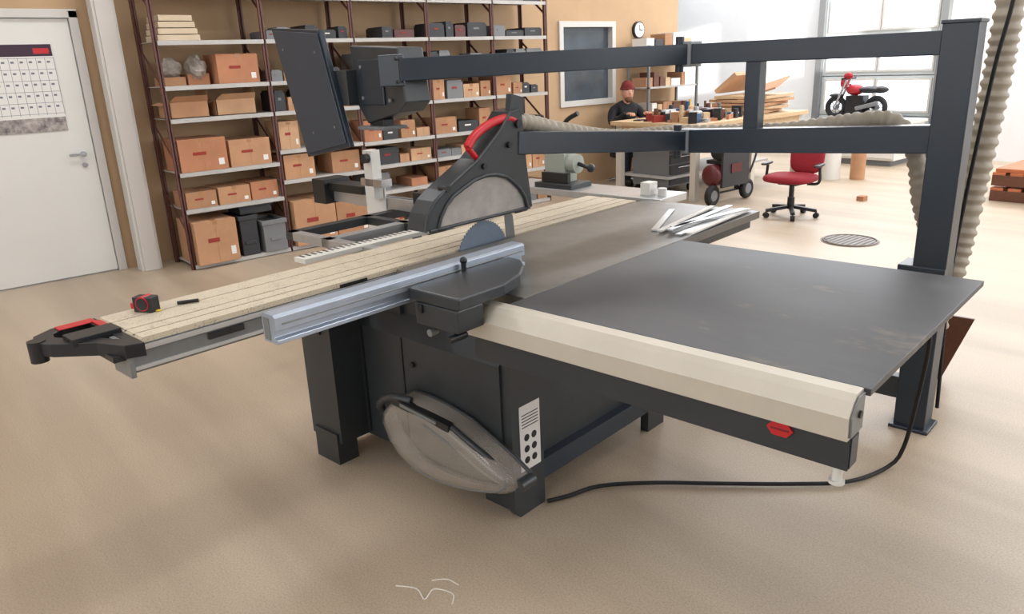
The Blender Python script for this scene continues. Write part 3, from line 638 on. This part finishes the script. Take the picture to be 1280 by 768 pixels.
b=B(S);b.cyl((-2.46,1.02,.887),(-2.43,1.08,.887),.006,blackp,n=6);b.cyl((-2.43,1.08,.887),(-2.427,1.087,.887),.006,wood,r1=.001,n=6);b.done("carpenter_pencil")
b=B(S)
b.box(-2.77,-2.69,1.66,2.42,.845,.865,scale_m)
for k in range(26): b.box(-2.77,-2.73,1.68+k*.029,1.69+k*.029,.865,.8665,blackp)
b.box(-3.95,-2.55,2.58,2.64,.87,.93,alu);b.box(-3.95,-2.55,2.60,2.62,.93,.935,aludark);b.box(-3.75,-2.72,2.70,2.74,.83,.87,alu)
b.box(-3.30,-3.24,1.95,2.8,.82,.86,steel);b.box(-3.30,-2.6,1.95,2.0,.82,.86,alu);b.box(-3.3,-2.6,2.4,2.45,.82,.86,steel);b.box(-3.0,-2.94,1.95,2.8,.82,.86,alu)
b.box(-3.87,-3.47,2.55,2.68,.935,.98,blackp);b.box(-3.90,-3.78,2.52,2.7,.86,1.0,blackp);b.beam((-3.27,2.7,.82),(-2.72,2.5,.30),.04,.04,steel)
b.box(-3.36,-3.29,2.50,2.56,.93,1.19,white);b.cyl((-3.32,2.50,1.15),(-3.32,2.47,1.15),.025,blackp);b.box(-3.40,-3.22,2.50,2.57,1.0,1.04,steelb)
b.box(-3.46,-3.29,2.57,2.578,.74,.99,paper)
b.box(-3.0,-2.9,2.52,2.68,.93,.99,blackp);b.cyl((-2.8,2.6,.93),(-2.8,2.6,1.0),.02,blackp)
b.done("crosscut_fence_outrigger",saw,bevel=.002)
b=B(S);cx,cy=-2.88,3.60;mg=mat("machine_green_grey",(154,160,150),.5)
b.box(cx-.14,cx+.14,cy-.1,cy+.1,.88,.91,steel);b.box(cx-.09,cx+.06,cy-.06,cy+.06,.91,1.08,mg);b.cyl((cx-.09,cy,1.02),(cx+.12,cy,1.02),.055,mg)
b.cyl((cx,cy,1.07),(cx,cy,1.19),.03,steelb);b.tube(cr([(cx,cy,1.17),(cx+.03,cy,1.26),(cx+.12,cy,1.31)],.02),.014,blackp);b.cyl((cx+.12,cy,1.02),(cx+.20,cy,1.0),.012,blackp);b.sph((cx+.21,cy,1.0),.025,blackp);b.box(cx-.1,cx+.1,cy-.08,cy-.05,.91,.97,blackp)
b.box(cx-.4,cx+.75,cy-.12,cy+.16,.84,.88,alu);b.box(cx-.35,cx-.29,cy-.06,cy,0,.84,steel);b.box(cx+.6,cx+.66,cy-.06,cy,0,.84,steel)
b.box(cx+.58,cx+.64,cy-.05,cy+.03,.88,.95,white);b.cyl((cx+.69,cy,.88),(cx+.69,cy,.92),.025,white)
b.done("profile_stop_station",bevel=.003)
b=B(S)
for i,(xa,ya_,xc,yc) in enumerate([(-1.74,2.80,-1.92,3.25),(-1.70,2.78,-1.78,3.40),(-1.66,2.79,-1.70,3.42),(-1.61,2.78,-1.64,3.44),(-1.57,2.80,-1.60,3.42),(-1.68,2.85,-1.60,3.38)]):
    b.beam((xa,ya_,.885+.006*(i%3)),(xc,yc,.885+.006*(i%3)),.028,.006,[alu,white,alu][i%3])
b.done("aluminium_strips")
# ------------------------------------------------------------------ light
w=bpy.data.worlds.new("w");SC.world=w;w.use_nodes=True;w.node_tree.nodes["Background"].inputs[0].default_value=(.8,.9,1,1);w.node_tree.nodes["Background"].inputs[1].default_value=.8
def area(name,loc,rot,sx,sy,e,col=(1,1,1)):
    l=bpy.data.lights.new(name,'AREA');l.shape='RECTANGLE';l.size=sx;l.size_y=sy;l.energy=e;l.color=col
    o=bpy.data.objects.new(name,l);COL.objects.link(o);o.location=loc;o.rotation_euler=rot;return o
for i,x in enumerate((-5.5,-1.8,1.8)):
    for j,y in enumerate((-2,2.2,6.4,10.4)):
        e=((34,46,46,56),(20,34,44,56),(8,12,38,54))[i][j]
        area("ceiling_fill.%03d"%(i*4+j),(x,y,4.1),(0,0,0),.5,2.6,e,(.98,.985,1))  # unseen overhead fill lights added to brighten the room, no fixtures modelled
area("daylight_far",(-5,12.0,3.3),(math.radians(-62),0,0),9,1.2,250,(.93,.96,1))
area("daylight_right",(3.7,7.5,2.4),(0,math.radians(80),0),2.0,7,180,(.97,.98,1))
area("fill_back",(-1.5,-3.8,2.2),(math.radians(84),0,0),7,2.0,80,(.98,.98,1))  # fill added behind the camera to lift front faces; back wall has no window
l=bpy.data.lights.new("sun",'SUN');l.energy=6;l.angle=.01;l.color=(1,.96,.9);o=bpy.data.objects.new("sun",l);COL.objects.link(o);o.location=(8,2,6)
o.rotation_euler=Vector((-.85,.45,-.12)).to_track_quat('-Z','Y').to_euler()
SC.view_settings.view_transform='Standard'
SC.view_settings.exposure=.27
